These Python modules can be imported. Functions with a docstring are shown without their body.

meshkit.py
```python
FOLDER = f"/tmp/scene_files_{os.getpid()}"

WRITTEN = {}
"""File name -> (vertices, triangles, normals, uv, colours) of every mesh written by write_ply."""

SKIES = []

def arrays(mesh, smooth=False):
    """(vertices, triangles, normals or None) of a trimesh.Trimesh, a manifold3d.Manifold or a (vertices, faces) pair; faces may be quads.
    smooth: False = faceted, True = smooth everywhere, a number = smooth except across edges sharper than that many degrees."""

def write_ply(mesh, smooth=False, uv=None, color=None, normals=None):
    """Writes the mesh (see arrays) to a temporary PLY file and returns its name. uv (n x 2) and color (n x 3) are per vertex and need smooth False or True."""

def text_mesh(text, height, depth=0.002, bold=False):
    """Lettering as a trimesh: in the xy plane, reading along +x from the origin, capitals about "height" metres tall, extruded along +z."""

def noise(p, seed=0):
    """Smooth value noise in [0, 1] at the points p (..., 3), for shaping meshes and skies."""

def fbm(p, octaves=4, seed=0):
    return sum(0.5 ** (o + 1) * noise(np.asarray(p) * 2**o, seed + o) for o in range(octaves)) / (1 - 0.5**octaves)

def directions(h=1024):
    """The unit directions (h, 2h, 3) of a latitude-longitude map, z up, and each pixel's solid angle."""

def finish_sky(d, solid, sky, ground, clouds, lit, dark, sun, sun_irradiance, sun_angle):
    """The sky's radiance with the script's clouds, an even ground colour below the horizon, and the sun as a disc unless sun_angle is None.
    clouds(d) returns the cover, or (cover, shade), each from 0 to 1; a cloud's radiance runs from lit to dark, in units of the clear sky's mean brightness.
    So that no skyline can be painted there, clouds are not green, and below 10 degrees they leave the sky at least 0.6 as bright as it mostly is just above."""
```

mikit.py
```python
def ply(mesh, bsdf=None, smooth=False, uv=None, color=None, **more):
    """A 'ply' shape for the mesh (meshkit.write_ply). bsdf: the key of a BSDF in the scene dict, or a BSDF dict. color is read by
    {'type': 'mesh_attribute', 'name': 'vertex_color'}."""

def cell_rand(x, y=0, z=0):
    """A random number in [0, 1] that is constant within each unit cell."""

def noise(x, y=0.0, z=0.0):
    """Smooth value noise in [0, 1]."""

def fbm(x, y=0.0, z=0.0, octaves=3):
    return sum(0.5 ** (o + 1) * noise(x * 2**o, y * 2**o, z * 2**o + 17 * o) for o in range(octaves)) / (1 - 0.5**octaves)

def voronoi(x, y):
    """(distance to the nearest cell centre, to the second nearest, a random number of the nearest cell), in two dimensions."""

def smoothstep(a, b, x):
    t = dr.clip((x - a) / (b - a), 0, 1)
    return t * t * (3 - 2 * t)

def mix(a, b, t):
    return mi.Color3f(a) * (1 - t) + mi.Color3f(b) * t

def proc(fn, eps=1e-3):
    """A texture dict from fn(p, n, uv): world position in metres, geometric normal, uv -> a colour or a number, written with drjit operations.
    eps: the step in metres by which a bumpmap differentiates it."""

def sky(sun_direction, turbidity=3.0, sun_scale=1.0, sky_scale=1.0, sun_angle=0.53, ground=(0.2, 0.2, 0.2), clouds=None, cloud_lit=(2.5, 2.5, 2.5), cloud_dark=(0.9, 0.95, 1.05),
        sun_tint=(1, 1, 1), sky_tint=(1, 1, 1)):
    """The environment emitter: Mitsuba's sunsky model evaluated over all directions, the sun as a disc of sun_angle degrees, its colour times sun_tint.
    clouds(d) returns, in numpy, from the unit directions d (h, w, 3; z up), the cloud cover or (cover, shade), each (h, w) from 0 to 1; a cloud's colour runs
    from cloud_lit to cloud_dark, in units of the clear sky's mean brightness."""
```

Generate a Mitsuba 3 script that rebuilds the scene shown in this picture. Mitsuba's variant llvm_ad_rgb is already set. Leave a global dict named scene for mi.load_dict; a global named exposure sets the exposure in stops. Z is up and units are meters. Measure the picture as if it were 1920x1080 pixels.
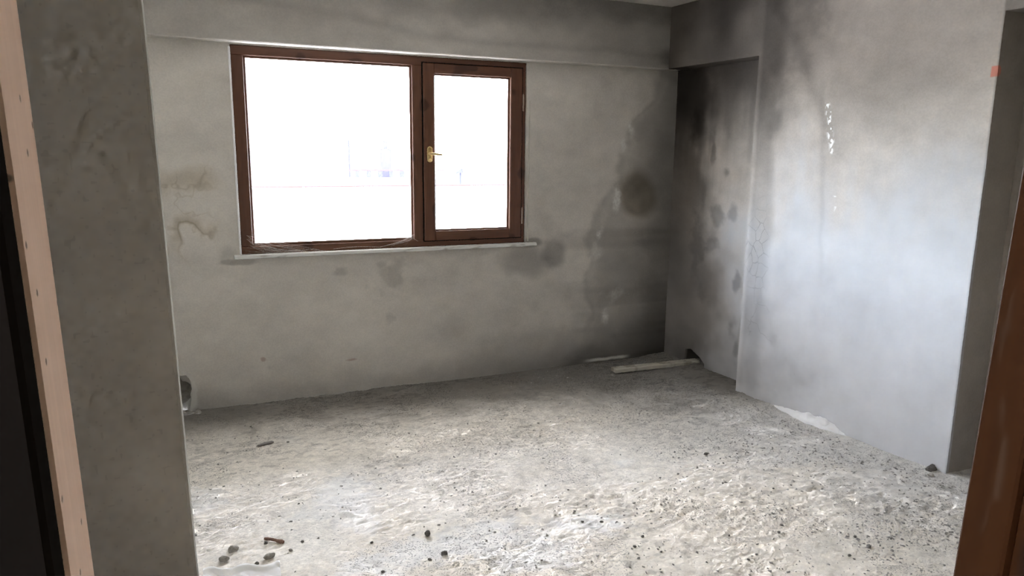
import math, random
import numpy as np, trimesh, manifold3d as m3, drjit as dr
import mitsuba as mi
import mikit, meshkit
from mikit import proc, noise, fbm, voronoi, smoothstep, mix

T = mi.ScalarTransform4f
scene, labels = {}, {}

# ---------------------------------------------------------------- camera, sky, exposure
YAW, PITCH, ROLL, FPIX = 0.4155, 0.1853, 0.0107, 1365.94
fwd = np.array([math.sin(YAW) * math.cos(PITCH), math.cos(YAW) * math.cos(PITCH), -math.sin(PITCH)])
rgt = np.array([math.cos(YAW), -math.sin(YAW), 0.0])
upv = np.cross(rgt, fwd)
upv = math.cos(ROLL) * upv - math.sin(ROLL) * rgt
EYE = np.array([0.0, 0.0, 1.6])
scene['camera'] = {'type': 'perspective', 'fov_axis': 'x', 'fov': math.degrees(2 * math.atan(960 / FPIX)), 'near_clip': 0.02, 'far_clip': 500.0,
                   'to_world': T().look_at(origin=EYE.tolist(), target=(EYE + fwd).tolist(), up=upv.tolist())}


def overcast(d):
    cover = 0.75 + 0.5 * (meshkit.fbm(d * 2.3 + 4.0, 4, 3) - 0.5)
    return np.clip(cover, 0, 1), np.clip(meshkit.fbm(d * 3.1 + 9.0, 4, 5) - 0.2, 0, 1) * 0.5


scene['sky'] = mikit.sky((0.3, -0.6, 0.75), turbidity=3.0, sun_scale=0.0, sky_scale=1.0, ground=(0.3, 0.3, 0.3), clouds=overcast,
                         cloud_lit=(1.25, 1.22, 1.2), cloud_dark=(0.95, 0.97, 1.0), sky_tint=(1, 1, 1))
exposure = 9.0

# ---------------------------------------------------------------- dimensions (metres; camera foot at the origin, window wall along x at y = D)
D, R0, SK = 4.7117, 3.2747, -0.0597
ZB, ZC, BEAM, PD, PY, EY, ZN = 2.2038, 2.6394, 0.0855, 0.1533, 3.7456, 2.2752, 2.2483
WX0, WX1, WZ0, WZ1 = 0.2672, 2.1734, 0.9598, 2.1973


def RX(y):
    return R0 + SK * (y - D)


# ---------------------------------------------------------------- helpers
def ref(k):
    return {'type': 'ref', 'id': k}


def add(key, mesh, bsdf, smooth=False, label=None, category=None, group=None, kind=None, **kw):
    base, n = key, 0
    while key in scene:
        n += 1
        key = f'{base}_{n:03d}'
    scene[key] = mikit.ply(mesh, bsdf, smooth, **kw)
    note(key, label, category, group, kind)
    return key


def note(key, label=None, category=None, group=None, kind=None):
    d = {k: v for k, v in (('label', label), ('category', category), ('group', group), ('kind', kind)) if v}
    if d:
        labels[key] = d


def box(x0, x1, y0, y1, z0, z1):
    return m3.Manifold.cube((x1 - x0, y1 - y0, z1 - z0)).translate((x0, y0, z0))


def rbox(x0, x1, y0, y1, z0, z1, r=0.004):
    """A box with chamfered edges."""
    pts = []
    for sx, sy, sz in np.ndindex(2, 2, 2):
        c = np.array([(x0, x1)[sx], (y0, y1)[sy], (z0, z1)[sz]], float)
        s = np.array([1 - 2 * sx, 1 - 2 * sy, 1 - 2 * sz], float)
        for k in range(3):
            o = s * r
            o[k] = 0
            pts.append(c + o)
    return m3.Manifold.hull_points(np.array(pts))


def arr(m):
    me = m.to_mesh()
    return np.array(me.vert_properties[:, :3], float), np.array(me.tri_verts)


def tm(m):
    v, f = arr(m)
    return trimesh.Trimesh(v, f, process=False)


def hand(m, amp=0.004, freq=2.5, step=0.08, seed=0, fine=0.0):
    """Refines a solid and bends its surfaces slightly, like hand-trowelled plaster."""
    v, f = arr(m.refine_to_length(step))
    off = np.stack([meshkit.fbm(v * freq + 11.3 * k, 3, seed + k) - 0.5 for k in range(3)], 1)
    v = v + off * 2 * amp
    if fine:
        off = np.stack([meshkit.fbm(v * 14 + 5.1 * k, 2, seed + 7 + k) - 0.5 for k in range(3)], 1)
        v = v + off * 2 * fine
    return trimesh.Trimesh(v, f, process=False)


def shear(mesh):
    mesh.vertices[:, 0] += SK * (mesh.vertices[:, 1] - D)
    return mesh


def tube(points, r, sides=5):
    p = np.asarray(points, float)
    t = np.gradient(p, axis=0)
    t /= np.linalg.norm(t, axis=1, keepdims=True) + 1e-12
    a = np.cross(t, np.where(np.abs(t[:, 2:]) < 0.9, [0, 0, 1.0], [1.0, 0, 0]))
    a /= np.linalg.norm(a, axis=1, keepdims=True) + 1e-12
    b = np.cross(t, a)
    ang = np.arange(sides) * 2 * np.pi / sides
    rr = np.broadcast_to(np.asarray(r, float), (len(p),))
    v = p[:, None] + rr[:, None, None] * (np.cos(ang)[None, :, None] * a[:, None] + np.sin(ang)[None, :, None] * b[:, None])
    i, j = np.meshgrid(np.arange(len(p) - 1), np.arange(sides), indexing='ij')
    q = np.stack([i * sides + j, i * sides + (j + 1) % sides, (i + 1) * sides + (j + 1) % sides, (i + 1) * sides + j], -1).reshape(-1, 4)
    n = len(p) * sides
    v = np.vstack([v.reshape(-1, 3), p[:1], p[-1:]])
    caps = [[n, (k + 1) % sides, k] for k in range(sides)] + [[n + 1, n - sides + k, n - sides + (k + 1) % sides] for k in range(sides)]
    return trimesh.Trimesh(v, np.vstack([q[:, [0, 1, 2]], q[:, [0, 2, 3]], caps]), process=False)


def stone(rx, ry, rz, seed, sub=2, rough=0.35):
    m = trimesh.creation.icosphere(sub)
    v = m.vertices
    k = 1 + rough * 2 * (meshkit.fbm(v * 1.3 + seed * 3.7, 3, seed) - 0.5)
    m.vertices = v * k[:, None] * [rx, ry, rz]
    return m


# ---------------------------------------------------------------- materials
def n2(u, v, s, o=2):
    return fbm(u * s, v * s, 0.0, octaves=o)


def blob(u, v, cu, cv, ru, rv, w, lo=0.55, hi=1.1):
    """A soft patch of radius ru, rv about (cu, cv) with its rim moved by the noise w (about -0.5 to 0.5)."""
    d = dr.sqrt(dr.square((u - cu) / ru) + dr.square((v - cv) / rv)) + w
    return 1 - smoothstep(lo, hi, d)


def rim(u, v, cu, cv, ru, rv, w, t=0.16):
    d = dr.sqrt(dr.square((u - cu) / ru) + dr.square((v - cv) / rv)) + w
    return dr.exp(-dr.square((d - 0.9) / t))


def cement(u, v, w=0.0):
    """Cement render: grey, a little warm, cloudy where it dried unevenly, trowel sweeps, sand specks."""
    a = n2(u, v, 1.1, 3)
    b = fbm(u * 3.2 + 5.0, v * 5.5, 2.0, octaves=3)
    c = noise(u * 150.0, v * 150.0, w)
    d = fbm(u * 11.0 + 2.0, v * 15.0, 7.0, octaves=3)
    g = 0.53 + 0.22 * (a - 0.5) + 0.13 * (b - 0.5) + 0.09 * (d - 0.5) + 0.05 * (c - 0.5)
    return mi.Color3f(g * 1.01, g * 0.957, g * 0.88)


def piecewise(x, pts):
    """Linear interpolation through (x, value) pairs, x ascending."""
    r = mi.Float(pts[0][1])
    for (x0, y0), (x1, y1) in zip(pts, pts[1:]):
        r = dr.select(x > x0, y0 + (y1 - y0) * dr.clip((x - x0) / (x1 - x0), 0, 1), r)
    return r


def back_color(p, n, uv):
    u, v = p.x, p.z
    col = cement(u, v)
    w1 = (n2(u + 3.1, v, 5.0, 3) - 0.5) * 0.9
    w2 = (n2(u, v + 7.7, 16.0, 3) - 0.5) * 0.8
    k = mi.Float(1.0)
    # damp right-hand end, with the slanting edge that a trowelled patch left
    edge = piecewise(v, [(0.0, 2.45), (0.17, 2.72), (0.9, 2.70), (0.97, 2.70), (1.3, 2.88), (1.8, 3.04), (2.0, 3.2), (2.25, 3.3)])
    e = u - edge + 0.16 * w1 + 0.05 * w2
    damp = smoothstep(-0.08, 0.14, e + 0.06 * w2)
    k *= 1 - 0.34 * damp * (0.6 + 0.9 * n2(u, v, 2.6))
    k *= 1 - 0.15 * dr.exp(-dr.square((e - 0.01) / 0.03)) * smoothstep(0.1, 0.4, v)
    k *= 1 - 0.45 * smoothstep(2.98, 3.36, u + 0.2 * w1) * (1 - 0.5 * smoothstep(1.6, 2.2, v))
    # rising damp along the foot of the wall
    k *= 1 - 0.55 * (1 - smoothstep(0.0, 0.48, v + 0.25 * w1 - 0.10 * smoothstep(2.2, 3.2, u))) * smoothstep(1.2, 2.9, u + 0.5 * w1)
    k *= 1 - 0.20 * (1 - smoothstep(0.0, 0.20, v + 0.15 * w1))
    # round dark stain near the corner
    s = blob(u, v, 3.12, 1.29, 0.19, 0.20, 0.5 * w1 + 0.1 * w2)
    k *= 1 - 0.45 * s * (0.65 + 0.7 * n2(u, v, 9.0))
    brown = s * 0.55
    # wet patch under the sill's end and its dark corner
    s = blob(u, v, 2.20, 0.83, 0.30, 0.17, 0.6 * w1 + 0.15 * w2, 0.4, 1.0)
    k *= 1 - 0.33 * s
    s = blob(u, v, 2.40, 0.88, 0.13, 0.15, 0.7 * w1 + 0.3 * w2)
    k *= 1 - 0.34 * s
    s = blob(u, v, 2.24, 0.955, 0.10, 0.04, 0.5 * w2)
    k *= 1 - 0.4 * s
    # tide marks left of the window: wandering rims where seeped water dried
    f = fbm(u * 4.2 + 1.7, v * 3.4 + 0.6, 4.0, octaves=4)
    m = blob(u, v, -0.04, 1.24, 0.24, 0.36, 0.8 * w1, 0.35, 1.0)
    t = m * (0.5 * dr.exp(-dr.square((f - 0.47) / 0.014)) + 0.85 * smoothstep(0.42, 0.47, f) * (1 - smoothstep(0.475, 0.66, f)))
    f = fbm(u * 5.5 + 9.7, v * 5.0 + 3.6, 6.0, octaves=4)
    t += 0.45 * m * dr.exp(-dr.square((f - 0.5) / 0.014)) + 0.8 * blob(u, v, -0.02, 1.42, 0.20, 0.10, 0.9 * w1 + 0.3 * w2, 0.2, 1.0)
    t = dr.minimum(t, 1.3)
    k *= 1 - 0.33 * t
    brown = brown + 0.5 * t
    s = 0.6 * blob(u, v, 0.19, 0.97, 0.07, 0.07, 0.9 * w2 + 0.5 * w1, 0.2, 1.0) + blob(u, v, 0.25, 0.915, 0.12, 0.025, 0.6 * w2)
    k *= 1 - 0.3 * dr.minimum(s, 1.0)
    # scuffs below the sill
    for cu, cv, ru, rv in ((1.22, 0.80, 0.10, 0.16), (1.17, 0.50, 0.05, 0.12), (1.03, 0.74, 0.05, 0.07), (0.86, 0.83, 0.05, 0.03), (0.4, 0.23, 0.05, 0.03)):
        k *= 1 - 0.17 * blob(u, v, cu, cv, ru, rv, w2 * 3.0 + 0.5 * w1, 0.0, 1.0)
    # faint courses of the blockwork behind the damp render
    k *= 1 - 0.20 * (smoothstep(0.35, 0.7, fbm(u * 1.3, v * 13.0, 8.0, octaves=2)) - 0.3) * smoothstep(2.3, 2.8, u) * (1 - smoothstep(1.0, 1.3, v))
    # trowel waves on the beam
    q = v + 0.06 * (n2(u, v, 2.0) - 0.5) * 2 - 0.05 * dr.cos(u * 2.2)
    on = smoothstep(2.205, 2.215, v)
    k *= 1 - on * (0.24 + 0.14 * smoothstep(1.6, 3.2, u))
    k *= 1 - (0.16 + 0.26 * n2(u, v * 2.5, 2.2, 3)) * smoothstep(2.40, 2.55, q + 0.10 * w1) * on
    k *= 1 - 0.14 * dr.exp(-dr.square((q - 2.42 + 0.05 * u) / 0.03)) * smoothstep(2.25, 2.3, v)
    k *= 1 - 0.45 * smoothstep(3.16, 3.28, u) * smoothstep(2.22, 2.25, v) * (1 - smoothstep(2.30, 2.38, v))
    col = col * k
    col = mix(col, col * mi.Color3f(1.08, 0.98, 0.80), dr.clip(brown, 0, 1))
    # salt bloom
    salt = mi.Float(0)
    for cu, cv, ru, rv, a in ((3.02, 1.79, 0.05, 0.10, 0.6), (2.97, 1.66, 0.03, 0.06, 0.4), (2.93, 1.27, 0.05, 0.13, 0.6), (2.79, 0.99, 0.07, 0.07, 0.55), (2.86, 0.36, 0.05, 0.08, 0.6), (2.93, 0.50, 0.12, 0.10, 0.3), (2.76, 0.85, 0.09, 0.10, 0.3)):
        salt += a * blob(u, v, cu, cv, ru, rv, 1.6 * w2, 0.1, 0.95) * (0.5 + 1.0 * noise(u * 90.0, v * 90.0))
    # pale mortar at the foot of the wall and round the broken hole on the left
    salt += 0.9 * (1 - smoothstep(0.0, 0.02, dr.abs(v - 0.022 - 0.01 * w2))) * smoothstep(2.66, 2.8, u) * (1 - smoothstep(3.02, 3.12, u))
    salt += 0.35 * blob(u, v, -0.12, 0.11, 0.085, 0.17, 1.0 * w2, 0.75, 1.1)
    col = mix(col, mi.Color3f(0.66, 0.66, 0.63), dr.clip(salt, 0, 1))
    # brick-red scratches
    red = blob(u, v, 0.92, 0.225, 0.05, 0.012, 1.2 * w2, 0.3, 0.9) + blob(u, v, 0.36, 0.285, 0.02, 0.02, 1.2 * w2, 0.3, 0.9)
    return mix(col, mi.Color3f(0.34, 0.21, 0.17), dr.clip(0.55 * red, 0, 1))


def right_color(p, n, uv):
    u, v = p.y, p.z
    col = cement(u + p.x + 20.0, v) * mi.Color3f(1.0, 0.955, 0.93)
    w1 = (n2(u + 13.1, v, 4.5, 3) - 0.5) * 0.9
    w2 = (n2(u, v + 3.7, 15.0, 3) - 0.5) * 0.8
    streak = (fbm(u * 14.0, v * 1.6, 3.0, octaves=3) - 0.5) * 1.0
    k = mi.Float(0.90)
    # limewashed lower part with run-down fingers; its brighter window light is painted in
    face = smoothstep(0.02, 0.012, p.x - (R0 + SK * (u - D)))
    lime_and_light = 1 - smoothstep(0.95, 1.75, v + 0.55 * w1 + 0.30 * streak + 0.22 * smoothstep(3.3, 3.7, u) - 0.2 * smoothstep(2.9, 2.4, u))
    # damp head of the wall towards the corner
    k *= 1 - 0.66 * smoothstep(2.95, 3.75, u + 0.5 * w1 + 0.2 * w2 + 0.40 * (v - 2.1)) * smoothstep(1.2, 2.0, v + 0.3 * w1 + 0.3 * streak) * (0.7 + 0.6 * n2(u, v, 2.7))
    k *= 1 - 0.22 * smoothstep(1.5, 2.3, v + 0.3 * w1)  # upper wall dimmed in colour, standing in for weaker window light
    k *= 1 - 0.38 * smoothstep(EY + 0.012, EY, u)  # raw cement niche jamb, its shade away from the window put into the colour
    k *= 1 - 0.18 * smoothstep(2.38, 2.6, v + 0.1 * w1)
    k *= 1 - 0.12 * blob(u, v, 2.85, 1.95, 0.35, 0.22, 1.1 * w1, 0.2, 1.0) - 0.08 * blob(u, v, 2.45, 1.6, 0.25, 0.5, 1.1 * w1, 0.2, 1.0)
    # dark strip beside the step of the recess, a run from the beam, drips
    strip = smoothstep(3.50, 3.60, u + 0.10 * w1 + 0.03 * streak) * (1 - smoothstep(3.70, 3.74, u + 0.02 * w2))
    k *= 1 - 0.30 * strip * (0.55 + 0.9 * n2(u, v, 4.0)) * smoothstep(0.0, 0.1, v)
    r = u - (3.62 - 0.55 * dr.clip((2.45 - v) / 0.9, 0, 1) ** 0.8) + 0.05 * w1
    k *= 1 - 0.22 * dr.exp(-dr.square(r / 0.05)) * smoothstep(1.5, 1.9, v)
    r = u - (3.24 - 0.09 * dr.clip((2.05 - v), 0, 2)) + 0.04 * w1
    k *= 1 - 0.12 * dr.exp(-dr.square((r + 0.02 * w2) / 0.018)) * smoothstep(0.7, 1.2, v) * (1 - smoothstep(1.9, 2.1, v))
    k *= 1 + 0.10 * streak
    for cu, cv, ru, rv, a in ((3.33, 0.26, 0.25, 0.22, 0.22), (3.52, 0.55, 0.12, 0.18, 0.18), (3.44, 0.98, 0.09, 0.10, 0.10), (3.0, 0.7, 0.3, 0.35, 0.06), (3.6, 0.2, 0.1, 0.2, 0.16)):
        k *= 1 - a * blob(u, v, cu, cv, ru, rv, 1.2 * w1 + 0.5 * w2, 0.2, 1.0)
    # the recessed panel: sooty towards the corner, scraped patches
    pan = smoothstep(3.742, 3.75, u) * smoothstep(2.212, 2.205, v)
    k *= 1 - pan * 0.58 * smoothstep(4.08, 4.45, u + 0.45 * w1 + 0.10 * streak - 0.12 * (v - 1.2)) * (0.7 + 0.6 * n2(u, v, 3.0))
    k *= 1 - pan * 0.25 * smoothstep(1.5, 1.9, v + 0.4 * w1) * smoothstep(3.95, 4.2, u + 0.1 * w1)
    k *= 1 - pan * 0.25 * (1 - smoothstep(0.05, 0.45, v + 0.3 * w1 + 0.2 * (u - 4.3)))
    for cu, cv, ru, rv, a in ((4.20, 1.15, 0.09, 0.10, .4), (4.05, 1.20, 0.06, 0.09, .35), (3.97, 0.70, 0.05, 0.14, .5), (3.99, 0.40, 0.07, 0.12, .4), (3.93, 0.22, 0.04, 0.1, .4), (4.25, 0.95, 0.10, 0.07, .35),
                              (4.47, 1.80, 0.13, 0.16, .35), (4.28, 1.62, 0.03, 0.14, .35), (4.13, 1.47, 0.06, 0.05, .35), (4.40, 0.95, 0.12, 0.35, .3), (4.30, 0.55, 0.1, 0.12, .2)):
        k *= 1 - a * blob(u, v, cu, cv, ru, rv, 1.4 * w2 + 0.7 * w1, 0.2, 0.95)
    # shrinkage cracks by the step
    d1, d2, _ = voronoi(u * 15.0 + 0.6 * w1, v * 11.0 + 0.6 * w2)
    crack = (1 - smoothstep(0.02, 0.09, d2 - d1)) * blob(u, v, 3.64, 0.98, 0.13, 0.42, 0.8 * w1, 0.4, 1.0)
    d1, d2, _ = voronoi(u * 6.0 + 0.8 * w2, v * 5.0 + 0.8 * w1)
    crack = dr.maximum(crack, 0.7 * (1 - smoothstep(0.01, 0.04, d2 - d1)) * blob(u, v, 3.6, 0.5, 0.16, 0.2, 0.8 * w1, 0.4, 1.0))
    k *= 1 - 0.33 * crack
    col = col * k
    col = mix(col, mi.Color3f(0.555, 0.57, 0.60) * (0.35 + 0.65 * k) * (0.9 + 0.2 * n2(u, v, 9.0, 3)), 0.78 * lime_and_light * dr.maximum(face, pan) * (1 - 0.75 * pan * smoothstep(4.0, 4.35, u + 0.3 * w1)))
    # splashes of white paint
    wd = u - (3.20 - 0.19 * dr.clip((1.93 - v), 0, 1)) + 0.02 * (noise(u * 40.0, v * 40.0) - 0.5)
    dots = smoothstep(0.50, 0.60, noise(u * 95.0, v * 75.0, 4.0)) * dr.exp(-dr.square(wd / 0.013))
    dots *= smoothstep(1.60, 1.62, v) * (1 - smoothstep(1.88, 1.90, v)) + 0.5 * smoothstep(1.2, 1.25, v) * (1 - smoothstep(1.4, 1.42, v)) * smoothstep(0.6, 0.8, noise(u * 60.0, v * 60.0, 9.0))
    col = mix(col, mi.Color3f(0.86, 0.86, 0.84), dr.clip(1.3 * dots, 0, 1))
    col = mix(col, mi.Color3f(0.07, 0.062, 0.055), smoothstep(0.012, 0.03, p.x - (R0 + PD + SK * (u - D))) * pan)  # dark rubble inside the hole, with the shade of the cavity painted in
    red = blob(p.x, v, 3.425, 1.985, 0.022, 0.030, 0.35 * w2, 0.7, 1.0) * smoothstep(2.31, 2.30, u)
    return mix(col, mi.Color3f(0.50, 0.16, 0.11), 0.8 * red)


def plain_color(p, n, uv):
    u, v = p.x + p.y, p.z
    w = fbm(u * 9.0, v * 9.0, 1.0, octaves=3)
    s = smoothstep(0.84, 0.92, noise(u * 260.0, v * 240.0, 2.0))
    return cement(u + 40.0, v) * mi.Color3f(0.985, 1.0, 0.97) * (0.92 + 0.3 * (w - 0.5)) * (1 - 0.1 * s)


def ceiling_color(p, n, uv):
    return cement(p.x + 60.0, p.y) * 0.95


def floor_color(p, n, uv):
    u, v = p.x, p.y
    a, b = n2(u, v, 1.4, 3), n2(u + 9.0, v, 8.0, 3)
    c = fbm(u * 26.0, v * 26.0, 5.0, octaves=3)
    f = noise(u * 210.0, v * 210.0, 3.0)
    h = fbm(u * 70.0, v * 110.0, 2.0, octaves=2)
    g = 0.64 + 0.14 * (a - 0.5) + 0.20 * (b - 0.5) + 0.22 * (c - 0.5) + 0.20 * (h - 0.5) + 0.16 * (f - 0.5)
    col = mi.Color3f(g * 1.02, g * 0.97, g * 0.885)
    # grey grit towards the right-hand wall, ochre sand nearer the door
    grit = smoothstep(2.1, 3.3, u + 0.25 * (v - 2.6) + 0.7 * (b - 0.5))
    col = mix(col, mi.Color3f(0.47, 0.465, 0.455) * (0.7 + 0.6 * c), 0.6 * grit)
    sand = smoothstep(3.1, 2.4, v + 0.9 * (a - 0.5) + 0.6 * (b - 0.5)) * (1 - grit)
    col = mix(col, mi.Color3f(0.70, 0.645, 0.555) * (0.75 + 0.5 * c), 0.5 * sand)
    w = (b - 0.5) * 1.2 + (c - 0.5) * 0.7
    lime_and_light = mi.Float(0)  # white powder patches, plus the bright foreground light put into the colour
    for cu, cv, ru, rv, k in ((0.56, 3.22, 0.20, 0.24, 1.0), (0.42, 3.10, 0.20, 0.10, 0.7), (0.58, 2.98, 0.12, 0.14, 0.8), (-0.03, 3.42, 0.12, 0.22, 0.8), (0.42, 4.03, 0.09, 0.12, 0.6), (0.66, 4.22, 0.13, 0.10, 0.35),
                              (2.00, 3.06, 0.10, 0.07, 0.6), (1.46, 2.55, 0.30, 0.14, 1.4), (1.02, 4.28, 0.14, 0.10, 0.4), (0.95, 2.60, 0.38, 0.17, 1.2), (1.2, 2.40, 0.25, 0.16, 1.2), (0.6, 2.6, 0.3, 0.14, 1.1)):
        lime_and_light = dr.maximum(lime_and_light, k * blob(u, v, cu, cv, ru, rv, w, 0.25, 1.0))
    col = mix(col, mi.Color3f(0.78, 0.78, 0.77) * (0.8 + 0.4 * c), dr.clip(0.5 * lime_and_light, 0, 0.75))
    # dust plus painted-in shade on the floor below the window wall, dark crumbs
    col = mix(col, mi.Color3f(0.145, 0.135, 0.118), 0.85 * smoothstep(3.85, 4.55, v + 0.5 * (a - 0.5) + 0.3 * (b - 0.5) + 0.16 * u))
    m = smoothstep(0.40, 0.62, n2(u + 4.0, v + 2.0, 3.5, 2) + 0.12 * grit)
    speck = smoothstep(0.74, 0.82, noise(u * 230.0, v * 230.0, 8.0)) * m + 0.8 * smoothstep(0.80, 0.86, noise(u * 120.0, v * 140.0, 9.0)) * m
    col = col * (1 - 0.5 * dr.minimum(speck, 1.0))
    # pits and drag marks left by the screed board
    pit = smoothstep(0.60, 0.70, fbm(u * 20.0 + 3.0, v * 38.0, 6.0, octaves=2)) * smoothstep(0.35, 0.6, n2(u + 1.0, v, 2.3))
    return col * (1 - 0.22 * pit)


def fine_bump(p, n, uv):
    return noise(p.x * 130.0, p.y * 130.0, p.z * 130.0) + 0.8 * fbm(p.x * 28.0, p.y * 28.0, p.z * 28.0, octaves=3)


def floor_bump(p, n, uv):
    return noise(p.x * 170.0, p.y * 170.0) + 1.3 * fbm(p.x * 45.0, p.y * 60.0, octaves=3)


def plaster(color, scale=0.0012):
    return {'type': 'bumpmap', 'arbitrary': proc(fine_bump, 2e-3), 'scale': scale,
            'bsdf': {'type': 'twosided', 'bsdf': {'type': 'diffuse', 'reflectance': proc(color)}}}


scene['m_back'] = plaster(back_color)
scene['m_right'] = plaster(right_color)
scene['m_plain'] = plaster(plain_color)
scene['m_brick'] = {'type': 'twosided', 'bsdf': {'type': 'diffuse', 'reflectance': {'type': 'rgb', 'value': (0.27, 0.235, 0.18)}}}
scene['m_ceiling'] = plaster(ceiling_color)
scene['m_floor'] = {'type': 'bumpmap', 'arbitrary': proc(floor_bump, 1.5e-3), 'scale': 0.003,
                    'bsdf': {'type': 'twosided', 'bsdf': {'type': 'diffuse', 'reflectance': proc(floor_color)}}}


def wood(base, dark, along, scale=1.0, knots=0.0):
    """Wood with its grain along axis `along` (0, 1, 2)."""
    def fn(p, n, uv):
        q = [p.x, p.y, p.z]
        l = q.pop(along)
        a, b = q[0] * 60.0 * scale, q[1] * 60.0 * scale
        w = fbm(a * 0.6, b * 0.6, l * 3.0 * scale, octaves=2)
        ring = 0.5 + 0.5 * dr.sin((a + b) * 1.2 + 9.0 * w)
        fib = noise(a * 5.0, b * 5.0, l * 14.0 * scale)
        t = 0.35 * ring + 0.35 * fib + 0.3 * noise(a * 0.5, b * 0.5, l * 2.0)
        c = mix(base, dark, t)
        if knots:
            k = smoothstep(0.80, 0.90, noise(q[0] * 14.0 + 3.0, q[1] * 14.0, l * 9.0))
            c = mix(c, mi.Color3f(dark) * 0.45, knots * k)
        return c
    return proc(fn)


def varnish(color, rough=0.4, spec=0.4):
    return {'type': 'twosided', 'bsdf': {'type': 'principled', 'base_color': color, 'roughness': rough, 'specular': spec}}


WR, WD = (0.125, 0.053, 0.029), (0.074, 0.031, 0.018)
scene['m_wood_h'] = varnish(wood(WR, WD, 0, 1.0, 0.7))
scene['m_wood_v'] = varnish(wood(WR, WD, 2, 1.0, 0.7))
scene['m_glass'] = {'type': 'thindielectric', 'int_ior': 1.5}


def brass_color(p, n, uv):
    return mix((0.80, 0.62, 0.32), (0.55, 0.42, 0.22), fbm(p.x * 90.0, p.y * 90.0, p.z * 90.0))


scene['m_brass'] = {'type': 'twosided', 'bsdf': {'type': 'principled', 'base_color': proc(brass_color), 'metallic': 0.9, 'roughness': 0.32}}
scene['m_brass_dark'] = {'type': 'twosided', 'bsdf': {'type': 'principled', 'base_color': {'type': 'rgb', 'value': (0.36, 0.27, 0.13)}, 'metallic': 0.85, 'roughness': 0.4}}
scene['m_steel'] = {'type': 'twosided', 'bsdf': {'type': 'principled', 'base_color': {'type': 'rgb', 'value': (0.45, 0.36, 0.30)}, 'metallic': 0.7, 'roughness': 0.45}}


def sill_color(p, n, uv):
    d = smoothstep(0.52, 0.72, fbm(p.x * 14.0, p.y * 30.0, p.z * 30.0, octaves=3))
    return mix((0.62, 0.62, 0.60), (0.30, 0.29, 0.26), 0.75 * d * smoothstep(0.957, 0.95, p.z))


scene['m_sill'] = varnish(proc(sill_color), 0.35, 0.4)


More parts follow.
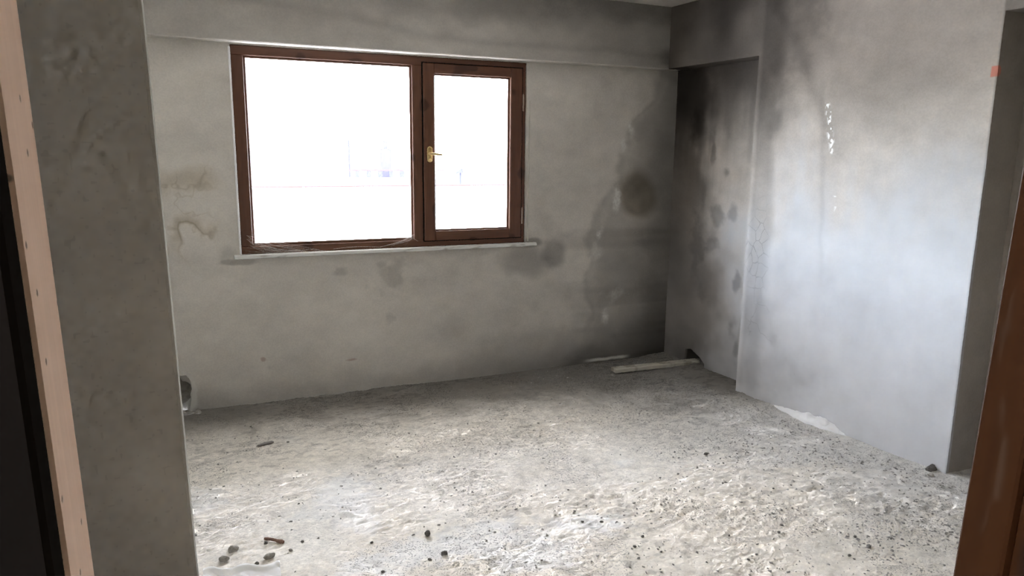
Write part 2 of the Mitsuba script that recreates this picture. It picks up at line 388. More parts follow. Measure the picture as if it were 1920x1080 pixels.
def pine_color(p, n, uv):
    a = fbm(p.y * 160.0, p.x * 160.0, p.z * 3.5, octaves=3)
    b = noise(p.y * 30.0, p.z * 1.2, 3.0)
    c = mix((0.74, 0.52, 0.39), (0.60, 0.41, 0.30), 0.6 * a + 0.4 * b)
    d1, _, r = voronoi(p.y * 26.0, p.z * 26.0)
    nail = (1 - smoothstep(0.03, 0.075, d1)) * smoothstep(0.55, 0.6, r)
    return mix(c, (0.14, 0.09, 0.07), 0.8 * nail)


scene['m_pine'] = {'type': 'twosided', 'bsdf': {'type': 'diffuse', 'reflectance': proc(pine_color)}}


def jamb_color(p, n, uv):
    a = fbm(p.y * 90.0, p.x * 90.0, p.z * 4.0, octaves=3)
    b = noise(p.y * 22.0 + 2.0 * noise(p.z * 3.0), p.z * 1.4, 5.0)
    c = mix((0.048, 0.0175, 0.0050), (0.024, 0.0088, 0.0029), 0.5 * a + 0.6 * b)
    d = dr.sqrt(dr.square((p.y - 0.438) / 0.030) + dr.square((p.z - 1.155) / 0.055)) + 0.5 * (a - 0.5)
    c = mix(c, (0.014, 0.008, 0.005), 0.9 * (1 - smoothstep(0.3, 1.1, d)))
    # pale drips and smears of old plaster
    r = p.y - (0.500 + 0.012 * dr.sin(p.z * 14.0))
    s = dr.exp(-dr.square(r / 0.005)) * smoothstep(0.52, 0.66, noise(p.y * 60.0, p.z * 16.0, 7.0))
    return mix(c, (0.10, 0.075, 0.055), 0.22 * s)


scene['m_jamb'] = varnish(proc(jamb_color), 0.65, 0.08)
scene['m_dark_wood'] = {'type': 'twosided', 'bsdf': {'type': 'diffuse', 'reflectance': wood((0.012, 0.0095, 0.008), (0.007, 0.006, 0.005), 2, 0.8)}}


def pvc_color(p, n, uv):
    d = fbm(p.x * 18.0, p.y * 18.0, 2.0, octaves=3)
    return mix((0.46, 0.44, 0.38), (0.30, 0.275, 0.23), smoothstep(0.45, 0.75, d))


scene['m_pvc'] = varnish(proc(pvc_color), 0.45, 0.35)
scene['m_web'] = {'type': 'twosided', 'bsdf': {'type': 'diffuse', 'reflectance': {'type': 'rgb', 'value': (0.36, 0.32, 0.29)}}}


def lime_color(p, n, uv):
    return mix((0.84, 0.845, 0.85), (0.76, 0.76, 0.765), fbm(p.x * 40.0, p.y * 40.0, p.z * 40.0))


scene['m_lime'] = {'type': 'twosided', 'bsdf': {'type': 'diffuse', 'reflectance': proc(lime_color)}}


def grit_color(p, n, uv):
    g = noise(p.x * 37.0, p.y * 37.0, 4.0)
    return mix((0.20, 0.19, 0.18), (0.42, 0.40, 0.37), g * g)


scene['m_grit'] = {'type': 'twosided', 'bsdf': {'type': 'diffuse', 'reflectance': proc(grit_color)}}


def speckled(c0, c1, s=160.0):
    def fn(p, n, uv):
        return mix(c0, c1, fbm(p.x * s, p.y * s, p.z * s, octaves=2))
    return {'type': 'twosided', 'bsdf': {'type': 'diffuse', 'reflectance': proc(fn)}}


scene['m_dark_stone'] = speckled((0.085, 0.08, 0.075), (0.19, 0.18, 0.165))
scene['m_mortar'] = speckled((0.24, 0.225, 0.20), (0.42, 0.40, 0.36))
scene['m_stick'] = speckled((0.27, 0.17, 0.13), (0.15, 0.09, 0.07), 220.0)
scene['m_twig'] = speckled((0.19, 0.175, 0.17), (0.29, 0.27, 0.26), 220.0)
scene['m_hole'] = speckled((0.13, 0.12, 0.11), (0.30, 0.28, 0.25), 45.0)
scene['m_film'] = {'type': 'principledthin', 'base_color': {'type': 'rgb', 'value': (0.85, 0.85, 0.84)}, 'roughness': 0.35, 'diff_trans': 0.9, 'spec_trans': 0.15}

# ---------------------------------------------------------------- room shell
XL, YN = -0.75, 0.56
rng = np.random.default_rng(7)


def ragged(cx, cy, cz, rx, ry, rz, seed):
    m = stone(rx, ry, rz, seed, 2, 0.5)
    m.apply_translation([cx, cy, cz])
    return m3.Manifold(m3.Mesh(m.vertices.astype(np.float32), m.faces.astype(np.uint32)))


wall = box(XL - 0.2, R0 + 0.7, D, D + 0.30, -0.1, ZC)
opening = box(WX0, WX1, D - 0.1, D + 0.5, WZ0, WZ1)
cham = m3.Manifold.hull_points(np.array([(x, y, z) for z in (WZ0 - 0.0, WZ1) for x, y in ((WX0 - 0.012, D - 0.001), (WX0 + 0.01, D - 0.001), (WX0, D + 0.011), (WX0 + 0.01, D + 0.011))]))
wall = wall - opening - cham - ragged(-0.145, D, 0.11, 0.085, 0.16, 0.125, 3)
add('wall_back', hand(wall, 0.0035, 2.0, 0.07, 1, 0.0008), 'm_back', 30, 'stained grey cement-rendered wall with the timber window', kind='structure')
beam = hand(rbox(XL - 0.1, R0 + 0.12, D - BEAM, D + 0.05, ZB, ZC + 0.05, 0.006), 0.003, 2.0, 0.07, 2, 0.0008)
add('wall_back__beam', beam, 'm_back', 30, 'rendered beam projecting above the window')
hole = ragged(-0.145, D + 0.13, 0.11, 0.12, 0.06, 0.15, 5)
add('wall_back__broken_masonry', tm(hole), 'm_hole', 30, 'dark broken masonry inside the knocked-out hole')

rw = box(R0, R0 + 0.6, YN - 0.1, D + 0.15, -0.1, ZC)
rw -= box(R0 - 0.2, R0 + PD, PY, D + 0.2, -0.2, ZB + 0.004)
rw -= box(R0 - 0.2, R0 + 0.215, 1.15, EY, -0.2, ZN)
rw -= m3.Manifold.hull_points(np.array([(x, y, z) for x in (R0 + 0.05, R0 + PD + 0.30) for y, z in ((4.235, -0.1), (4.245, 0.045), (4.30, 0.085), (4.40, 0.125), (4.46, 0.11), (4.49, -0.1))]))
rw -= ragged(R0 + PD, 4.41, 0.075, 0.06, 0.05, 0.035, 9)
add('wall_right', shear(hand(rw, 0.0035, 2.2, 0.07, 4, 0.001)), 'm_right', 30, 'grey rendered wall, paler below, with a shallow recess by the corner', kind='structure')

# the floor: rough screed, a height field
fx, fy = np.arange(-0.80, 3.72, 0.0095), np.arange(-0.4, D + 0.03, 0.0095)
gx, gy = np.meshgrid(fx, fy, indexing='ij')
P = np.stack([gx, gy, gx * 0], -1)


def floor_z(P):
    P = np.asarray(P, float) * [1, 1, 0]
    h = 0.012 * (meshkit.fbm(P * 1.7, 2, 1) - 0.5)
    mask = np.clip((meshkit.fbm(P * 2.6 + 8.0, 2, 9) - 0.36) * 4, 0.25, 1)
    h = h + mask * 0.013 * (meshkit.fbm(P * [11, 15, 1], 3, 2) - 0.5)
    # trowel ledges: terraces with a small drop
    t = meshkit.fbm(P * [6.0, 10.0, 1] + 31.0, 3, 6) * 7
    fr = t - np.floor(t)
    h = h + mask * 0.0055 * (np.clip(fr * 6, 0, 1) - fr)
    pits = np.clip((meshkit.fbm(P * [24, 40, 1] + 3.3, 2, 12) - 0.60) * 7, 0, 1)
    return h - mask * 0.006 * pits


Z = floor_z(P)
edge = np.clip((gx - (R0 + SK * (gy - D)) + 0.10) / 0.10, 0, 1) * 0.012 * (0.4 + meshkit.noise(P * 9, 3))
Z = Z + edge
nx, ny = len(fx), len(fy)
i, j = np.meshgrid(np.arange(nx - 1), np.arange(ny - 1), indexing='ij')
q = np.stack([i * ny + j, (i + 1) * ny + j, (i + 1) * ny + j + 1, i * ny + j + 1], -1).reshape(-1, 4)
fv = np.stack([gx, gy, Z], -1).reshape(-1, 3)
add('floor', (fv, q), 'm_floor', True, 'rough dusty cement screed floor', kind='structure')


def ground(x, y):
    return float(floor_z([[x, y, 0]])[0])


add('ceiling', hand(box(XL - 0.4, R0 + 0.8, -1.6, D + 0.32, ZC, ZC + 0.2), 0.004, 2.0, 0.12, 8), 'm_ceiling', 30, 'grey rendered ceiling', kind='structure')
add('wall_left', hand(box(XL - 0.15, XL, 0.86, D + 0.02, -0.1, ZC), 0.003, 2, 0.12, 9), 'm_plain', 30, kind='structure')


def lean(mesh, per_m, z0):
    mesh.vertices[:, 0] += per_m * (mesh.vertices[:, 2] - z0)
    return mesh


stub = rbox(XL - 0.9, -0.025, 0.80, 0.85, -0.1, ZC + 0.02, 0.003)
add('wall_stub', lean(hand(stub, 0.001, 3, 0.06, 10, 0.0003), -0.018, 1.46), 'm_plain', 30, 'shaded grey plaster end of a partition wall left of the room', kind='structure')
add('wall_passage', hand(box(XL - 1.0, XL - 0.85, -1.6, 1.55, -0.1, ZC), 0.003, 2, 0.15, 12), 'm_brick', 30, kind='structure')
add('wall_hall', hand(box(XL - 1.0, R0 + 0.6, -1.7, -1.55, -0.1, ZC), 0.003, 2, 0.15, 13), 'm_brick', 30, kind='structure')
add("wall_hall_end", hand(box(R0 + 0.45, R0 + 0.6, -1.6, 0.5, -0.1, ZC), 0.003, 2, 0.15, 16), "m_brick", 30, kind="structure")
near = box(XL - 0.9, R0 + 0.5, 0.445, YN - 0.01, -0.1, ZC) - box(-0.16, 0.93, 0, 1, -0.2, 2.16)
add('wall_near', hand(near, 0.002, 3, 0.1, 14), 'm_brick', 30, kind='structure')
add('floor_hall', tm(box(XL - 1.0, R0 + 0.6, -1.7, YN, -0.12, -0.012)), 'm_brick', False, kind='structure')

# ---------------------------------------------------------------- door frame round the camera
LY0, LY1 = 0.445, 0.5225


def tilted(m, per_m, z0, step=0.2):
    return lean(tm(m.refine_to_length(step)), per_m, z0)


add('door_1', tilted(rbox(-0.16, 0.93, 0.44, 0.565, 2.06, 2.16, 0.003), 0, 0), 'm_dark_wood', 30, 'timber door frame in the foreground', kind='structure')
add('door_1__lining', tilted(rbox(-0.135, -0.080, LY0 + 0.001, LY1 + 0.002, -0.05, 2.08, 0.003), -0.024, 1.50), 'm_pine', 30, 'raw pale pine lining with nail holes')
add('door_1__casing', tilted(rbox(-0.30, -0.0815, LY0 - 0.03, LY0, -0.05, 2.16, 0.003), -0.024, 1.50), 'm_dark_wood', 30, 'nearly black casing')
add('door_1__jamb', tilted(rbox(0.833, 0.90, 0.468, 0.522, -0.05, 2.08, 0.003), 0.053, 1.353), 'm_jamb', 30, 'brown stained jamb with plaster smears')
add('door_1__jamb', tilted(rbox(0.845, 0.90, 0.37, 0.4675, -0.05, 2.08, 0.002), 0.053, 1.353), 'm_jamb', 30, 'brown stained jamb with a dark knot')

# ---------------------------------------------------------------- window
F0, F1 = D + 0.012, D + 0.075
WXM0, WXM1 = 1.362, 1.440
note('window_1', 'reddish brown timber window with a fixed pane and a narrow casement', kind='structure')
add('window_1__top_rail', tm(rbox(WX0, WX1, F0, F1, 2.140, WZ1, 0.004)), 'm_wood_h', 30)
add('window_1__bottom_rail', tm(rbox(WX0, WX1, F0, F1, WZ0, 1.008, 0.004)), 'm_wood_h', 30)
add('window_1__stile', tm(rbox(WX0, 0.338, F0 + 0.001, F1, 1.0065, 2.1415, 0.004)), 'm_wood_v', 30)
add('window_1__stile', tm(rbox(2.128, WX1, F0 + 0.001, F1, 1.0065, 2.1415, 0.004)), 'm_wood_v', 30)
add('window_1__mullion', tm(rbox(WXM0, WXM1 + 0.012, F0 + 0.001, F1, 1.0065, 2.1415, 0.004)), 'm_wood_v', 30)
for x0, x1, z0, z1, k in ((0.336, 0.352, 1.006, 2.142, 'v'), (1.350, 1.364, 1.006, 2.142, 'v'), (0.337, 1.363, 1.006, 1.024, 'h'), (0.337, 1.363, 2.128, 2.142, 'h')):
    add('window_1__glazing_bead', tm(rbox(x0, x1, F0 + 0.020, F1 - 0.01, z0, z1, 0.004)), 'm_wood_' + k, 30)
add('window_1__pane', tm(box(0.345, 1.357, F0 + 0.034, F0 + 0.0345, 1.014, 2.136)), 'm_glass', False, 'large fixed glass pane')
for k in ('window_1__pane',):
    v = np.array([(0.345, F0 + 0.034, 1.014), (1.357, F0 + 0.034, 1.014), (1.357, F0 + 0.034, 2.136), (0.345, F0 + 0.034, 2.136)])
    scene[k] = mikit.ply((v, np.array([[0, 1, 2, 3]])), 'm_glass')
# the casement (sash)
S0, S1 = F0 - 0.016, F1 - 0.012
SX0, SX1, SZ0, SZ1 = 1.432, 2.142, 1.000, 2.158
sash = rbox(SX0, 1.510, S0, S1, SZ0, SZ1, 0.005)
add('window_1__sash', tm(sash), 'm_wood_v', 30, 'narrow opening casement')
add('window_1__sash__stile', tm(rbox(2.052, SX1, S0, S1, SZ0, SZ1, 0.005)), 'm_wood_v', 30)
add('window_1__sash__rail', tm(rbox(1.5085, 2.0535, S0 + 0.0015, S1, 2.094, SZ1, 0.004)), 'm_wood_h', 30)
add('window_1__sash__rail', tm(rbox(1.5085, 2.0535, S0 + 0.0015, S1, SZ0, 1.064, 0.004)), 'm_wood_h', 30)
for x0, x1, z0, z1, k in ((1.509, 1.519, 1.063, 2.095, 'v'), (2.040, 2.053, 1.063, 2.095, 'v'), (1.509, 2.053, 1.063, 1.074, 'h'), (1.509, 2.053, 2.084, 2.095, 'h')):
    add('window_1__sash__glazing_bead', tm(rbox(x0, x1, S0 + 0.02, S1 - 0.008, z0, z1, 0.003)), 'm_wood_' + k, 30)
v = np.array([(1.514, F0 + 0.03, 1.068), (2.047, F0 + 0.03, 1.068), (2.047, F0 + 0.03, 2.09), (1.514, F0 + 0.03, 2.09)])
scene['window_1__sash__pane'] = mikit.ply((v, np.array([[0, 1, 2, 3]])), 'm_glass')
note('window_1__sash__pane', 'narrow glass pane')
for z in (1.93, 1.15):
    h = trimesh.util.concatenate([tube([(2.150, F0 - 0.010, z - 0.055), (2.150, F0 - 0.010, z), (2.150, F0 - 0.010, z + 0.055)], 0.0055, 10), tube([(2.150, F0 - 0.010, z + 0.055), (2.150, F0 - 0.010, z + 0.062)], [0.004, 0.002], 8)])
    add('window_1__hinge', h, 'm_steel', 40, 'slim pin hinge')
gap_shade = box(SX0 - 0.006, SX1 + 0.006, S0 + 0.010, F0 + 0.006, SZ0 - 0.006, SZ1 + 0.006) - box(SX0 + 0.03, SX1 - 0.03, F0 - 0.2, F1, SZ0 + 0.03, SZ1 - 0.03)  # dark ring in place of the shadow gap between casement and frame
add('window_1__sash__gap_shade', tm(gap_shade), 'm_dark_wood', False, 'dark ring standing in for the shadow gap round the casement')
# lever handle on an oval plate
HX, HZ = 1.471, 1.575


def slab_oval(cx, cz, w, hgt, y0, y1):
    pts = []
    for yy, s in ((y1, 1.0), (y0 + 0.002, 1.0), (y0, 0.86)):
        for a in np.linspace(0, 2 * np.pi, 40, endpoint=False):
            px, pz = math.cos(a) * w / 2 * s, math.sin(a) * w / 2 * s
            pts.append((cx + px, yy, cz + pz + (hgt - w) / 2 * (1 if math.sin(a) >= 0 else -1)))
    return m3.Manifold.hull_points(np.array(pts))


add('window_1__handle', tm(slab_oval(HX, HZ, 0.036, 0.105, S0 - 0.008, S0 + 0.002)), 'm_brass', 30, 'brass lever handle on an oval plate')
add('window_1__handle__inset', tm(slab_oval(HX, HZ, 0.024, 0.088, S0 - 0.0095, S0 - 0.004)), 'm_brass_dark', 30)
neck = tube([(HX, S0 - 0.006, HZ + 0.002), (HX, S0 - 0.042, HZ + 0.002)], 0.0085, 14)
pts = [(HX - 0.022, S0 - 0.044, HZ + 0.006), (HX - 0.012, S0 - 0.046, HZ + 0.0065), (HX + 0.015, S0 - 0.047, HZ + 0.004), (HX + 0.045, S0 - 0.046, HZ + 0.000), (HX + 0.065, S0 - 0.042, HZ - 0.001), (HX + 0.074, S0 - 0.039, HZ - 0.002)]
add('window_1__handle__lever', trimesh.util.concatenate([neck, tube(pts, [0.0075, 0.0095, 0.0085, 0.0072, 0.0066, 0.0045], 14)]), 'm_brass', 40)
knob = trimesh.creation.icosphere(3, 0.010)
knob.apply_scale([1, 0.5, 1])
knob.apply_translation([HX, S0 - 0.010, HZ - 0.036])
add('window_1__handle__screw_cap', knob, 'm_brass', True)
sill = hand(rbox(WX0 - 0.045, WX1 + 0.085, D - 0.030, D + 0.02, WZ0 - 0.024, WZ0 + 0.001, 0.004), 0.001, 5, 0.04, 15)
add('window_1__sill', sill, 'm_sill', 30, 'thin pale stone sill with dirty edge')
bead = hand(rbox(WX0 - 0.011, WX0 + 0.001, D - 0.007, D + 0.012, WZ0, WZ1 - 0.012, 0.003), 0.001, 5, 0.03, 17)
add('window_1__plaster_edge', bead, 'm_lime', 30, 'thin white plaster edge down the left side of the frame')
bead = hand(rbox(WX1 + 0.018, WX1 + 0.030, D - 0.004, D + 0.010, WZ0 + 0.01, WZ1 - 0.25, 0.003), 0.002, 5, 0.03, 18)
add('window_1__plaster_edge', bead, 'm_plain', 30)
osill = tm(rbox(WX0 - 0.02, WX1 + 0.02, F1 + 0.001, D + 0.34, WZ0 - 0.03, WZ0 + 0.01, 0.004))
add('window_1__outer_sill', osill, 'm_sill', 30)


# ---------------------------------------------------------------- cobwebs along the window's foot
def strand(a, b, sag, r, seed):
    t = np.linspace(0, 1, 18)[:, None]
    p = np.array(a) * (1 - t) + np.array(b) * t
    p[:, 2] -= sag * 4 * (t * (1 - t))[:, 0]
    p[:, 1] += 0.003 * np.sin(t[:, 0] * 9 + seed)
    return tube(p, r, 4)


rs = random.Random(3)
yf = F0 - 0.006
ws = []
for k in range(17):
    ax, az = 0.30 + 0.05 * rs.random(), 1.00 + 0.09 * rs.random()
    bx = 0.42 + 0.35 * rs.random() ** 2
    ws.append(strand((ax, yf, az), (bx, D - 0.020, WZ0 + 0.004), 0.012 * rs.random(), 0.0005 + 0.0004 * rs.random(), k))
ws.append(strand((0.345, yf, 1.03), (0.62, D - 0.012, WZ0 + 0.012), 0.014, 0.0016, 5))
for k in range(12):
    a, b = 0.285 + 0.30 * rs.random(), 0.285 + 0.40 * rs.random()
    ws.append(strand((a, yf, WZ0 + 0.006 + 0.03 * rs.random()), (b + 0.05, yf - 0.004, WZ0 + 0.004 + 0.02 * rs.random()), 0.004, 0.0007, k))
add('cobweb', trimesh.util.concatenate(ws), 'm_web', True, "dusty cobweb in the lower left corner of the window's large pane", 'cobweb')
ws = [strand((1.362, yf, 1.045), (1.12, D - 0.006, WZ0 + 0.012), 0.010, 0.0015, 1), strand((1.12, D - 0.006, WZ0 + 0.012), (0.82, D - 0.012, WZ0 + 0.014), -0.008, 0.0013, 2)]
for k in range(10):
    ws.append(strand((1.345 + 0.03 * rs.random(), yf, 1.01 + 0.04 * rs.random()), (1.16 + 0.16 * rs.random(), yf - 0.004, WZ0 + 0.01 + 0.03 * rs.random()), 0.008, 0.0006, k))
ws.append(strand((1.34, yf, 1.035), (1.385, yf - 0.002, 1.0), 0.002, 0.0013, 4))
add('cobweb', trimesh.util.concatenate(ws), 'm_web', True, 'cobweb thread trailing from the foot of the mullion along the bottom rail', 'cobweb')

# ---------------------------------------------------------------- things on the floor
# grooved strip lying by the corner, one end in the hole of the recess
A, Bp = np.array([2.775, 4.425, 0.0]), np.array([3.50, 4.385, 0.0])
L = np.linalg.norm(Bp - A)
sec = [(-0.036, 0), (0.036, 0), (0.036, 0.017), (0.028, 0.021), (0.020, 0.021), (0.016, 0.012), (0.008, 0.012), (0.004, 0.022), (-0.006, 0.022), (-0.010, 0.012), (-0.018, 0.012), (-0.022, 0.021), (-0.030, 0.021), (-0.036, 0.017)]
strip = m3.CrossSection([[(a, b * 1.4) for a, b in sec]]).extrude(L)
strip = strip.rotate((90, 0, 0)).rotate((0, 0, 90 + math.degrees(math.atan2(Bp[1] - A[1], Bp[0] - A[0]))))
sv, sf = arr(strip)
s_mesh = trimesh.Trimesh(sv, sf, process=False)
z_s = max(ground(A[0] + t * (Bp - A)[0], A[1] + o) for t in np.linspace(0, 0.9, 12) for o in (-0.03, 0, 0.03))
s_mesh.apply_translation(A + [0, 0, z_s + 0.003])
add('plastic_strip', s_mesh, 'm_pvc', 30, 'off-white grooved strip lying on the floor with one end in the wall hole', 'strip')

# white powder heap along the foot of the right wall
ys = np.linspace(2.86, 3.42, 90)
heap_v, NS = [], 12
for y in ys:
    t = (y - 2.86) / 0.56
    prof = max(0.02, min(t / 0.32, 1) * (1 - t) ** 0.75 * 1.5) if t > 0 else 0.02
    prof = min(prof, 1.0)
    hgt = 0.052 * prof * (0.75 + 0.5 * meshkit.noise([[y * 22, 1.5, 0]])[0]) + 0.004
    wid = 0.050 * prof * (0.8 + 0.4 * meshkit.noise([[y * 17, 7.5, 0]])[0]) + 0.004
    for k in range(NS):
        a = k / (NS - 1) * math.pi / 2
        x = RX(y) + 0.004 - wid * math.cos(a)
        heap_v.append((x, y, -0.004 + hgt * math.sin(a) ** 0.8 + (ground(x, y) + 0.004) * 1.0 + 0.004))
heap_v = np.array(heap_v)
heap_v += 0.004 * np.stack([meshkit.noise(heap_v * 60 + k * 9) - 0.5 for k in range(3)], 1)
i, j = np.meshgrid(np.arange(len(ys) - 1), np.arange(NS - 1), indexing='ij')
hq = np.stack([i * NS + j, i * NS + j + 1, (i + 1) * NS + j + 1, (i + 1) * NS + j], -1).reshape(-1, 4)
lump = stone(0.03, 0.05, 0.03, 21)
lump.apply_translation([RX(3.02) - 0.015, 3.02, 0.035])
hm = trimesh.Trimesh(heap_v, np.vstack([hq[:, [0, 1, 2]], hq[:, [0, 2, 3]]]), process=False)
add('lime_heap', trimesh.util.concatenate([hm, lump]), 'm_lime', 50, 'bright white powder spilled along the foot of the right wall', 'powder', kind='stuff')

# mortar crumbs round the hole on the left
cr = []
for k in range(40):
    s = 0.004 + 0.010 * rs.random() ** 2
    m = stone(s, s, s * 0.8, k, 1)
    x, y = -0.14 + 0.12 * rs.random(), D - 0.012 - 0.05 * rs.random()
    m.apply_translation([x, y, ground(x, y) + s * 0.4])
    cr.append(m)
add('mortar_crumbs', trimesh.util.concatenate(cr), 'm_mortar', True, 'loose mortar crumbs below the broken hole at the left end of the window wall', 'crumbs', kind='stuff')


def rest(m, x, y, sink=0.15):
    lo, hi = m.bounds
    m.apply_translation([x, y, ground(x, y) - lo[2] - sink * (hi[2] - lo[2])])
    return m


# single stones, sticks and lumps that can be picked out
def lumpy(key, x, y, rx, ry, rz, seed, mat, label, cat, group=None, rot=0.0, rough=0.35):
    m = stone(rx, ry, rz, seed, 2, rough)
    m.apply_transform(trimesh.transformations.rotation_matrix(rot, [0, 0, 1]))
    return add(key, rest(m, x, y), mat, 40, label, cat, group)


lumpy('stone', 0.069, 2.906, 0.020, 0.016, 0.015, 1, 'm_mortar', 'grey rubble lump near the left wall edge, farther of two above the plastic sheet', 'stone')
lumpy('stone', 0.030, 2.846, 0.021, 0.014, 0.012, 2, 'm_mortar', 'flat grey rubble lump closest to the left wall edge above the plastic sheet', 'stone')
lumpy('stone', 0.197, 2.797, 0.024, 0.012, 0.011, 3, 'm_mortar', 'wide grey brown rubble lump right of the plastic sheet', 'stone', rot=0.2)
lumpy('stone', 0.194, 2.915, 0.008, 0.008, 0.007, 4, 'm_dark_stone', 'small pebble just below the left end of the brown stick', 'stone')
lumpy('stone', 0.147, 2.773, 0.008, 0.008, 0.007, 5, 'm_dark_stone', 'small pebble at the upper edge of the plastic sheet', 'stone')
lumpy('stone', 0.828, 2.733, 0.011, 0.013, 0.014, 6, 'm_dark_stone', 'dark pebble in the bright foreground, farther of a pair', 'stone')
lumpy('stone', 0.845, 2.564, 0.013, 0.011, 0.011, 7, 'm_dark_stone', 'dark pebble in the bright foreground, nearer of a pair', 'stone')
lumpy('stone', 2.467, 2.966, 0.014, 0.008, 0.007, 8, 'm_dark_stone', 'dark flat pebble alone on the grey screed toward the right wall', 'stone')
lumpy('stone', 3.402, 2.343, 0.030, 0.020, 0.022, 9, 'm_dark_stone', 'dark rubble lump at the foot of the right wall by its open end', 'stone', rough=0.6)
lumpy('stone', 2.488, 1.939, 0.013, 0.009, 0.006, 10, 'm_dark_stone', 'dark oval chip in the right foreground near the brown jamb', 'stone', rot=0.7)
lumpy('stone', 3.345, 2.30, 0.014, 0.016, 0.012, 31, 'm_mortar', 'grey crumb beside the dark lump at the right wall foot', 'stone')
small = [(0.281, 2.826), (0.78, 2.549), (0.335, 2.883), (0.597, 2.764), (0.589, 2.54), (1.958, 2.813), (2.161, 2.66), (2.347, 2.665), (2.009, 2.236), (1.668, 2.378), (1.59, 2.319), (1.567, 2.548), (1.487, 2.576), (1.789, 2.106),
         (1.956, 2.057), (2.352, 1.892), (2.355, 1.92), (2.466, 2.031), (2.498, 2.018), (2.628, 1.949), (2.282, 2.215), (2.436, 2.313), (2.323, 2.656), (2.501, 2.501), (3.263, 2.435), (3.32, 3.15), (3.29, 3.638), (3.286, 3.582),
         (3.15, 2.553), (3.213, 2.334), (0.366, 3.227), (0.41, 3.983), (0.239, 4.31), (2.222, 2.171), (2.25, 3.071), (2.326, 3.055)]
for k, (x, y) in enumerate(small):
    s = 0.0035 + 0.0035 * rs.random()
    if x > 3.1:
        lab, grp = 'tiny dark pebble in the dust along the foot of the right wall', 'tiny pebbles along the right wall'
    elif y > 2.9:
        lab, grp = 'tiny dark pebble on the screed in the middle of the room', 'tiny pebbles in the middle of the room'
    elif x < 1.0:
        lab, grp = 'tiny dark pebble on the bright floor right of the brown stick', 'tiny pebbles in the left foreground'
    elif x < 1.75:
        lab, grp = 'tiny dark pebble on the whitest part of the floor, bottom centre', 'tiny pebbles in the centre foreground'
    else:
        lab, grp = 'tiny dark pebble on the gritty floor in front of the brown jamb', 'tiny pebbles in the right foreground'
    lumpy('pebble', x, y, s * 1.3, s, s * 0.7, 40 + k, 'm_dark_stone', lab, 'pebble', grp, rot=rs.random() * 3)
# brown stick with a knobbed end, grey sliver
a, b = np.array([0.192, 2.950]), np.array([0.262, 2.895])
t = np.linspace(0, 1, 9)
pp = np.stack([a[0] + (b[0] - a[0]) * t, a[1] + (b[1] - a[1]) * t, 0.007 + ground(*a) + 0.002 * np.sin(t * 5) + 0 * t], 1)
add('stick', tube(pp, [0.005, 0.0068, 0.0062, 0.0058, 0.0056, 0.006, 0.0075, 0.0095, 0.006], 8), 'm_stick', 40, 'short reddish brown stick with a thicker end, left foreground', 'stick')
a, b = np.array([0.243, 3.978]), np.array([0.338, 4.004])
pp = np.stack([a[0] + (b[0] - a[0]) * t, a[1] + (b[1] - a[1]) * t + 0.006 * np.sin(t * 3), 0.008 + ground(*((a + b) / 2)) + 0 * t], 1)
add('stick', tube(pp, [0.002, 0.006, 0.007, 0.0075, 0.008, 0.0085, 0.009, 0.008, 0.003], 7), 'm_twig', 40, 'flat dark grey sliver lying under the left part of the window', 'stick')

# crumpled clear sheet at the lower edge
u, w = np.meshgrid(np.linspace(0, 1, 40), np.linspace(0, 1, 40), indexing='ij')
px, py = -0.045 + 0.275 * u - 0.02 * w, 2.79 - 0.055 * u - 0.34 * w + 0.012 * np.sin(u * 14)
pq = np.stack([px, py, 0 * px], -1)
pz = floor_z(pq) + 0.006 + 0.030 * np.clip(meshkit.fbm(pq * 13, 3, 4) - 0.35, 0, 1) + 0.010 * np.exp(-((w - 0.03) / 0.05) ** 2)
i, j = np.meshgrid(np.arange(39), np.arange(39), indexing='ij')
fq = np.stack([i * 40 + j, i * 40 + j + 1, (i + 1) * 40 + j + 1, (i + 1) * 40 + j], -1).reshape(-1, 4)
add('plastic_sheet', (np.stack([px, py, pz], -1).reshape(-1, 3), fq), 'm_film', True, 'crumpled whitish plastic sheet at the lower left edge of the floor', 'plastic sheet')

# loose grit, beyond counting
g = np.random.default_rng(11)
base = trimesh.creation.icosahedron()
bv, bf = base.vertices, base.faces
n = 14000
xs, ys_ = g.uniform(-0.3, 3.5, n * 3), g.uniform(1.6, 4.68, n * 3)
dens = 0.12 + 0.9 * np.clip((xs - 2.0) / 1.4, 0, 1) + 0.35 * np.clip((3.2 - ys_) / 1.2, 0, 1)
dens *= np.clip((meshkit.fbm(np.stack([xs * 3, ys_ * 3, xs * 0], 1), 2, 21) - 0.3) * 3.0, 0.1, 1)
sheet = (xs < 0.25) & (ys_ < 2.85)
batten = (xs > 2.72) & (xs < 3.55) & (np.abs(ys_ - 4.405) < 0.08)
keep = ~sheet & ~batten & (g.uniform(0, 1, n * 3) < dens) & (xs < RX(ys_) - 0.01)
xs, ys_ = xs[keep][:n], ys_[keep][:n]
n = len(xs)
sz = 0.0014 + 0.0042 * g.uniform(0, 1, n) ** 3
gz = floor_z(np.stack([xs, ys_, xs * 0], 1))
sc = sz[:, None, None] * g.uniform(0.55, 1.5, (n, 1, 3)) * [1, 1, 0.7]
gv = bv[None] * sc * (1 + 0.25 * g.standard_normal((n, 12, 1))) + np.stack([xs, ys_, gz + sz * 0.35], 1)[:, None]
gf = (bf[None] + (np.arange(n) * 12)[:, None, None]).reshape(-1, 3)
add('floor_grit', trimesh.Trimesh(gv.reshape(-1, 3), gf, process=False), 'm_grit', False, 'loose sand and cement grit scattered over the screed', 'grit', kind='stuff')

# ---------------------------------------------------------------- outside: unseen eave over the window, added to shade the floor below it
add('added_eave', tm(rbox(XL - 1.2, R0 + 2.0, D + 0.28, D + 1.52, 2.42, 2.60, 0.01)), 'm_ceiling', False, kind='structure')

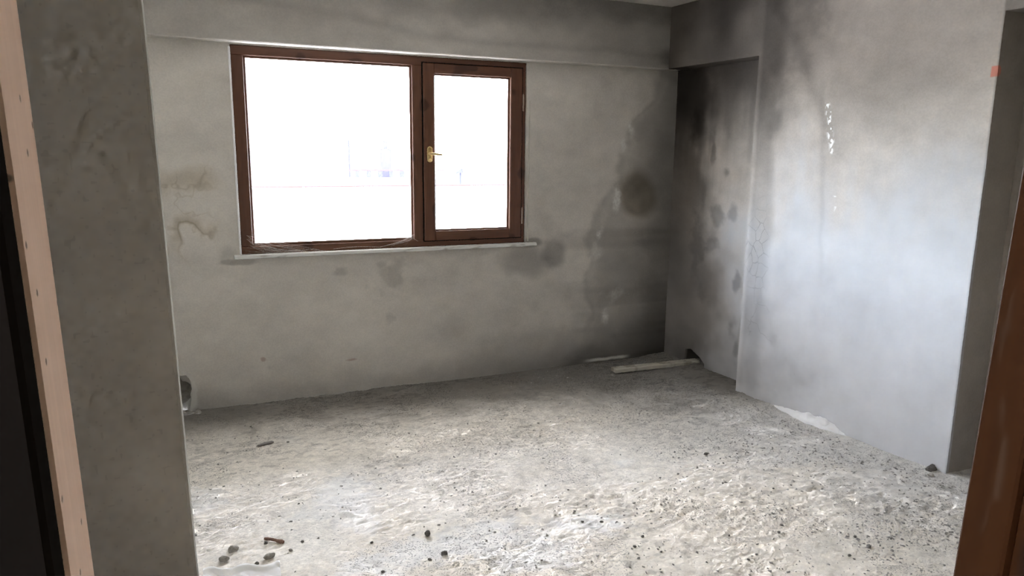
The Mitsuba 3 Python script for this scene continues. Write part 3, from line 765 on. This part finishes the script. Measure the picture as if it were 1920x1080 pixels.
# ---------------------------------------------------------------- outside: the roofs across the street
scene['m_white'] = speckled((0.78, 0.775, 0.76), (0.72, 0.715, 0.70), 2.0)
scene['m_tile'] = speckled((0.036, 0.022, 0.022), (0.032, 0.020, 0.020), 6.0)
scene['m_grey'] = speckled((0.024, 0.023, 0.032), (0.029, 0.028, 0.037), 8.0)
scene['m_rail'] = speckled((0.020, 0.020, 0.026), (0.024, 0.024, 0.030), 8.0)
scene['m_street'] = speckled((0.55, 0.54, 0.52), (0.45, 0.44, 0.42), 1.0)
GY = 24.0
add('street_ground', tm(box(-60, 90, D + 0.3, 120, -7.2, -7.0)), 'm_street', False, kind='structure')
nb = 'neighbour_building'
add(nb + '__wall', tm(rbox(-14, 34, GY, GY + 14, -7, -0.45, 0.02)), 'm_white', False)
add(nb + '__parapet', tm(rbox(-14, 34, GY, GY + 0.25, -0.46, 0.42, 0.01)), 'm_white', False, 'white roof parapet')
add(nb + '__coping', tm(rbox(-14, 34, GY - 0.06, GY + 0.31, 0.42, 0.452, 0.01)), 'm_tile', False, 'thin terracotta coping')
note(nb, 'bleached white flat-roofed building seen through the window', 'building')
YR = GY + 3.0
for k, x in enumerate(np.arange(5.6, 7.5, 0.42)):
    add('roof_railing__post', tm(rbox(x, x + 0.16, YR, YR + 0.05, 0.60, 0.84, 0.005)), 'm_rail', False)
add('roof_railing__rail', tm(rbox(5.3, 9.0, YR, YR + 0.05, 0.84, 0.89, 0.005)), 'm_tile', False)
add('roof_railing__deck', tm(rbox(5.2, 9.2, YR - 0.3, YR + 2.5, -0.45, 0.60, 0.01)), 'm_white', False)
note('roof_railing', 'low railing on the white roof left of the mullion', 'railing')
add('chimney', tm(rbox(6.68, 7.02, YR + 0.3, YR + 0.64, 0.60, 1.65, 0.01) + rbox(6.78, 6.92, YR + 0.4, YR + 0.54, 1.6, 1.95, 0.01)), 'm_grey', False, 'pale violet chimney on the roof across, left of the mullion', 'chimney')
add('pole', tube([(5.45, YR + 0.3, 0.59), (5.45, YR + 0.3, 1.2), (5.45, YR + 0.3, 1.95)], 0.035, 8), 'm_rail', 40, 'thin pole at the left end of the roof railing across', 'pole')
dish = m3.Manifold.hull_points(np.array([(8.75 + dx, GY + 1 + dy, 0.78 + dz) for dx, dy, dz in ((0, 0, 0), (0.3, 0.05, 0.22), (0.1, 0.3, 0.0), (0.33, 0.0, 0.05), (0.05, 0.1, 0.06))]))
add('satellite_dish', tm(dish + rbox(8.95, 9.01, GY + 1.05, GY + 1.11, -0.445, 0.82, 0.004)), 'm_rail', False, 'small satellite dish behind the parapet, seen in the casement pane', 'satellite dish')
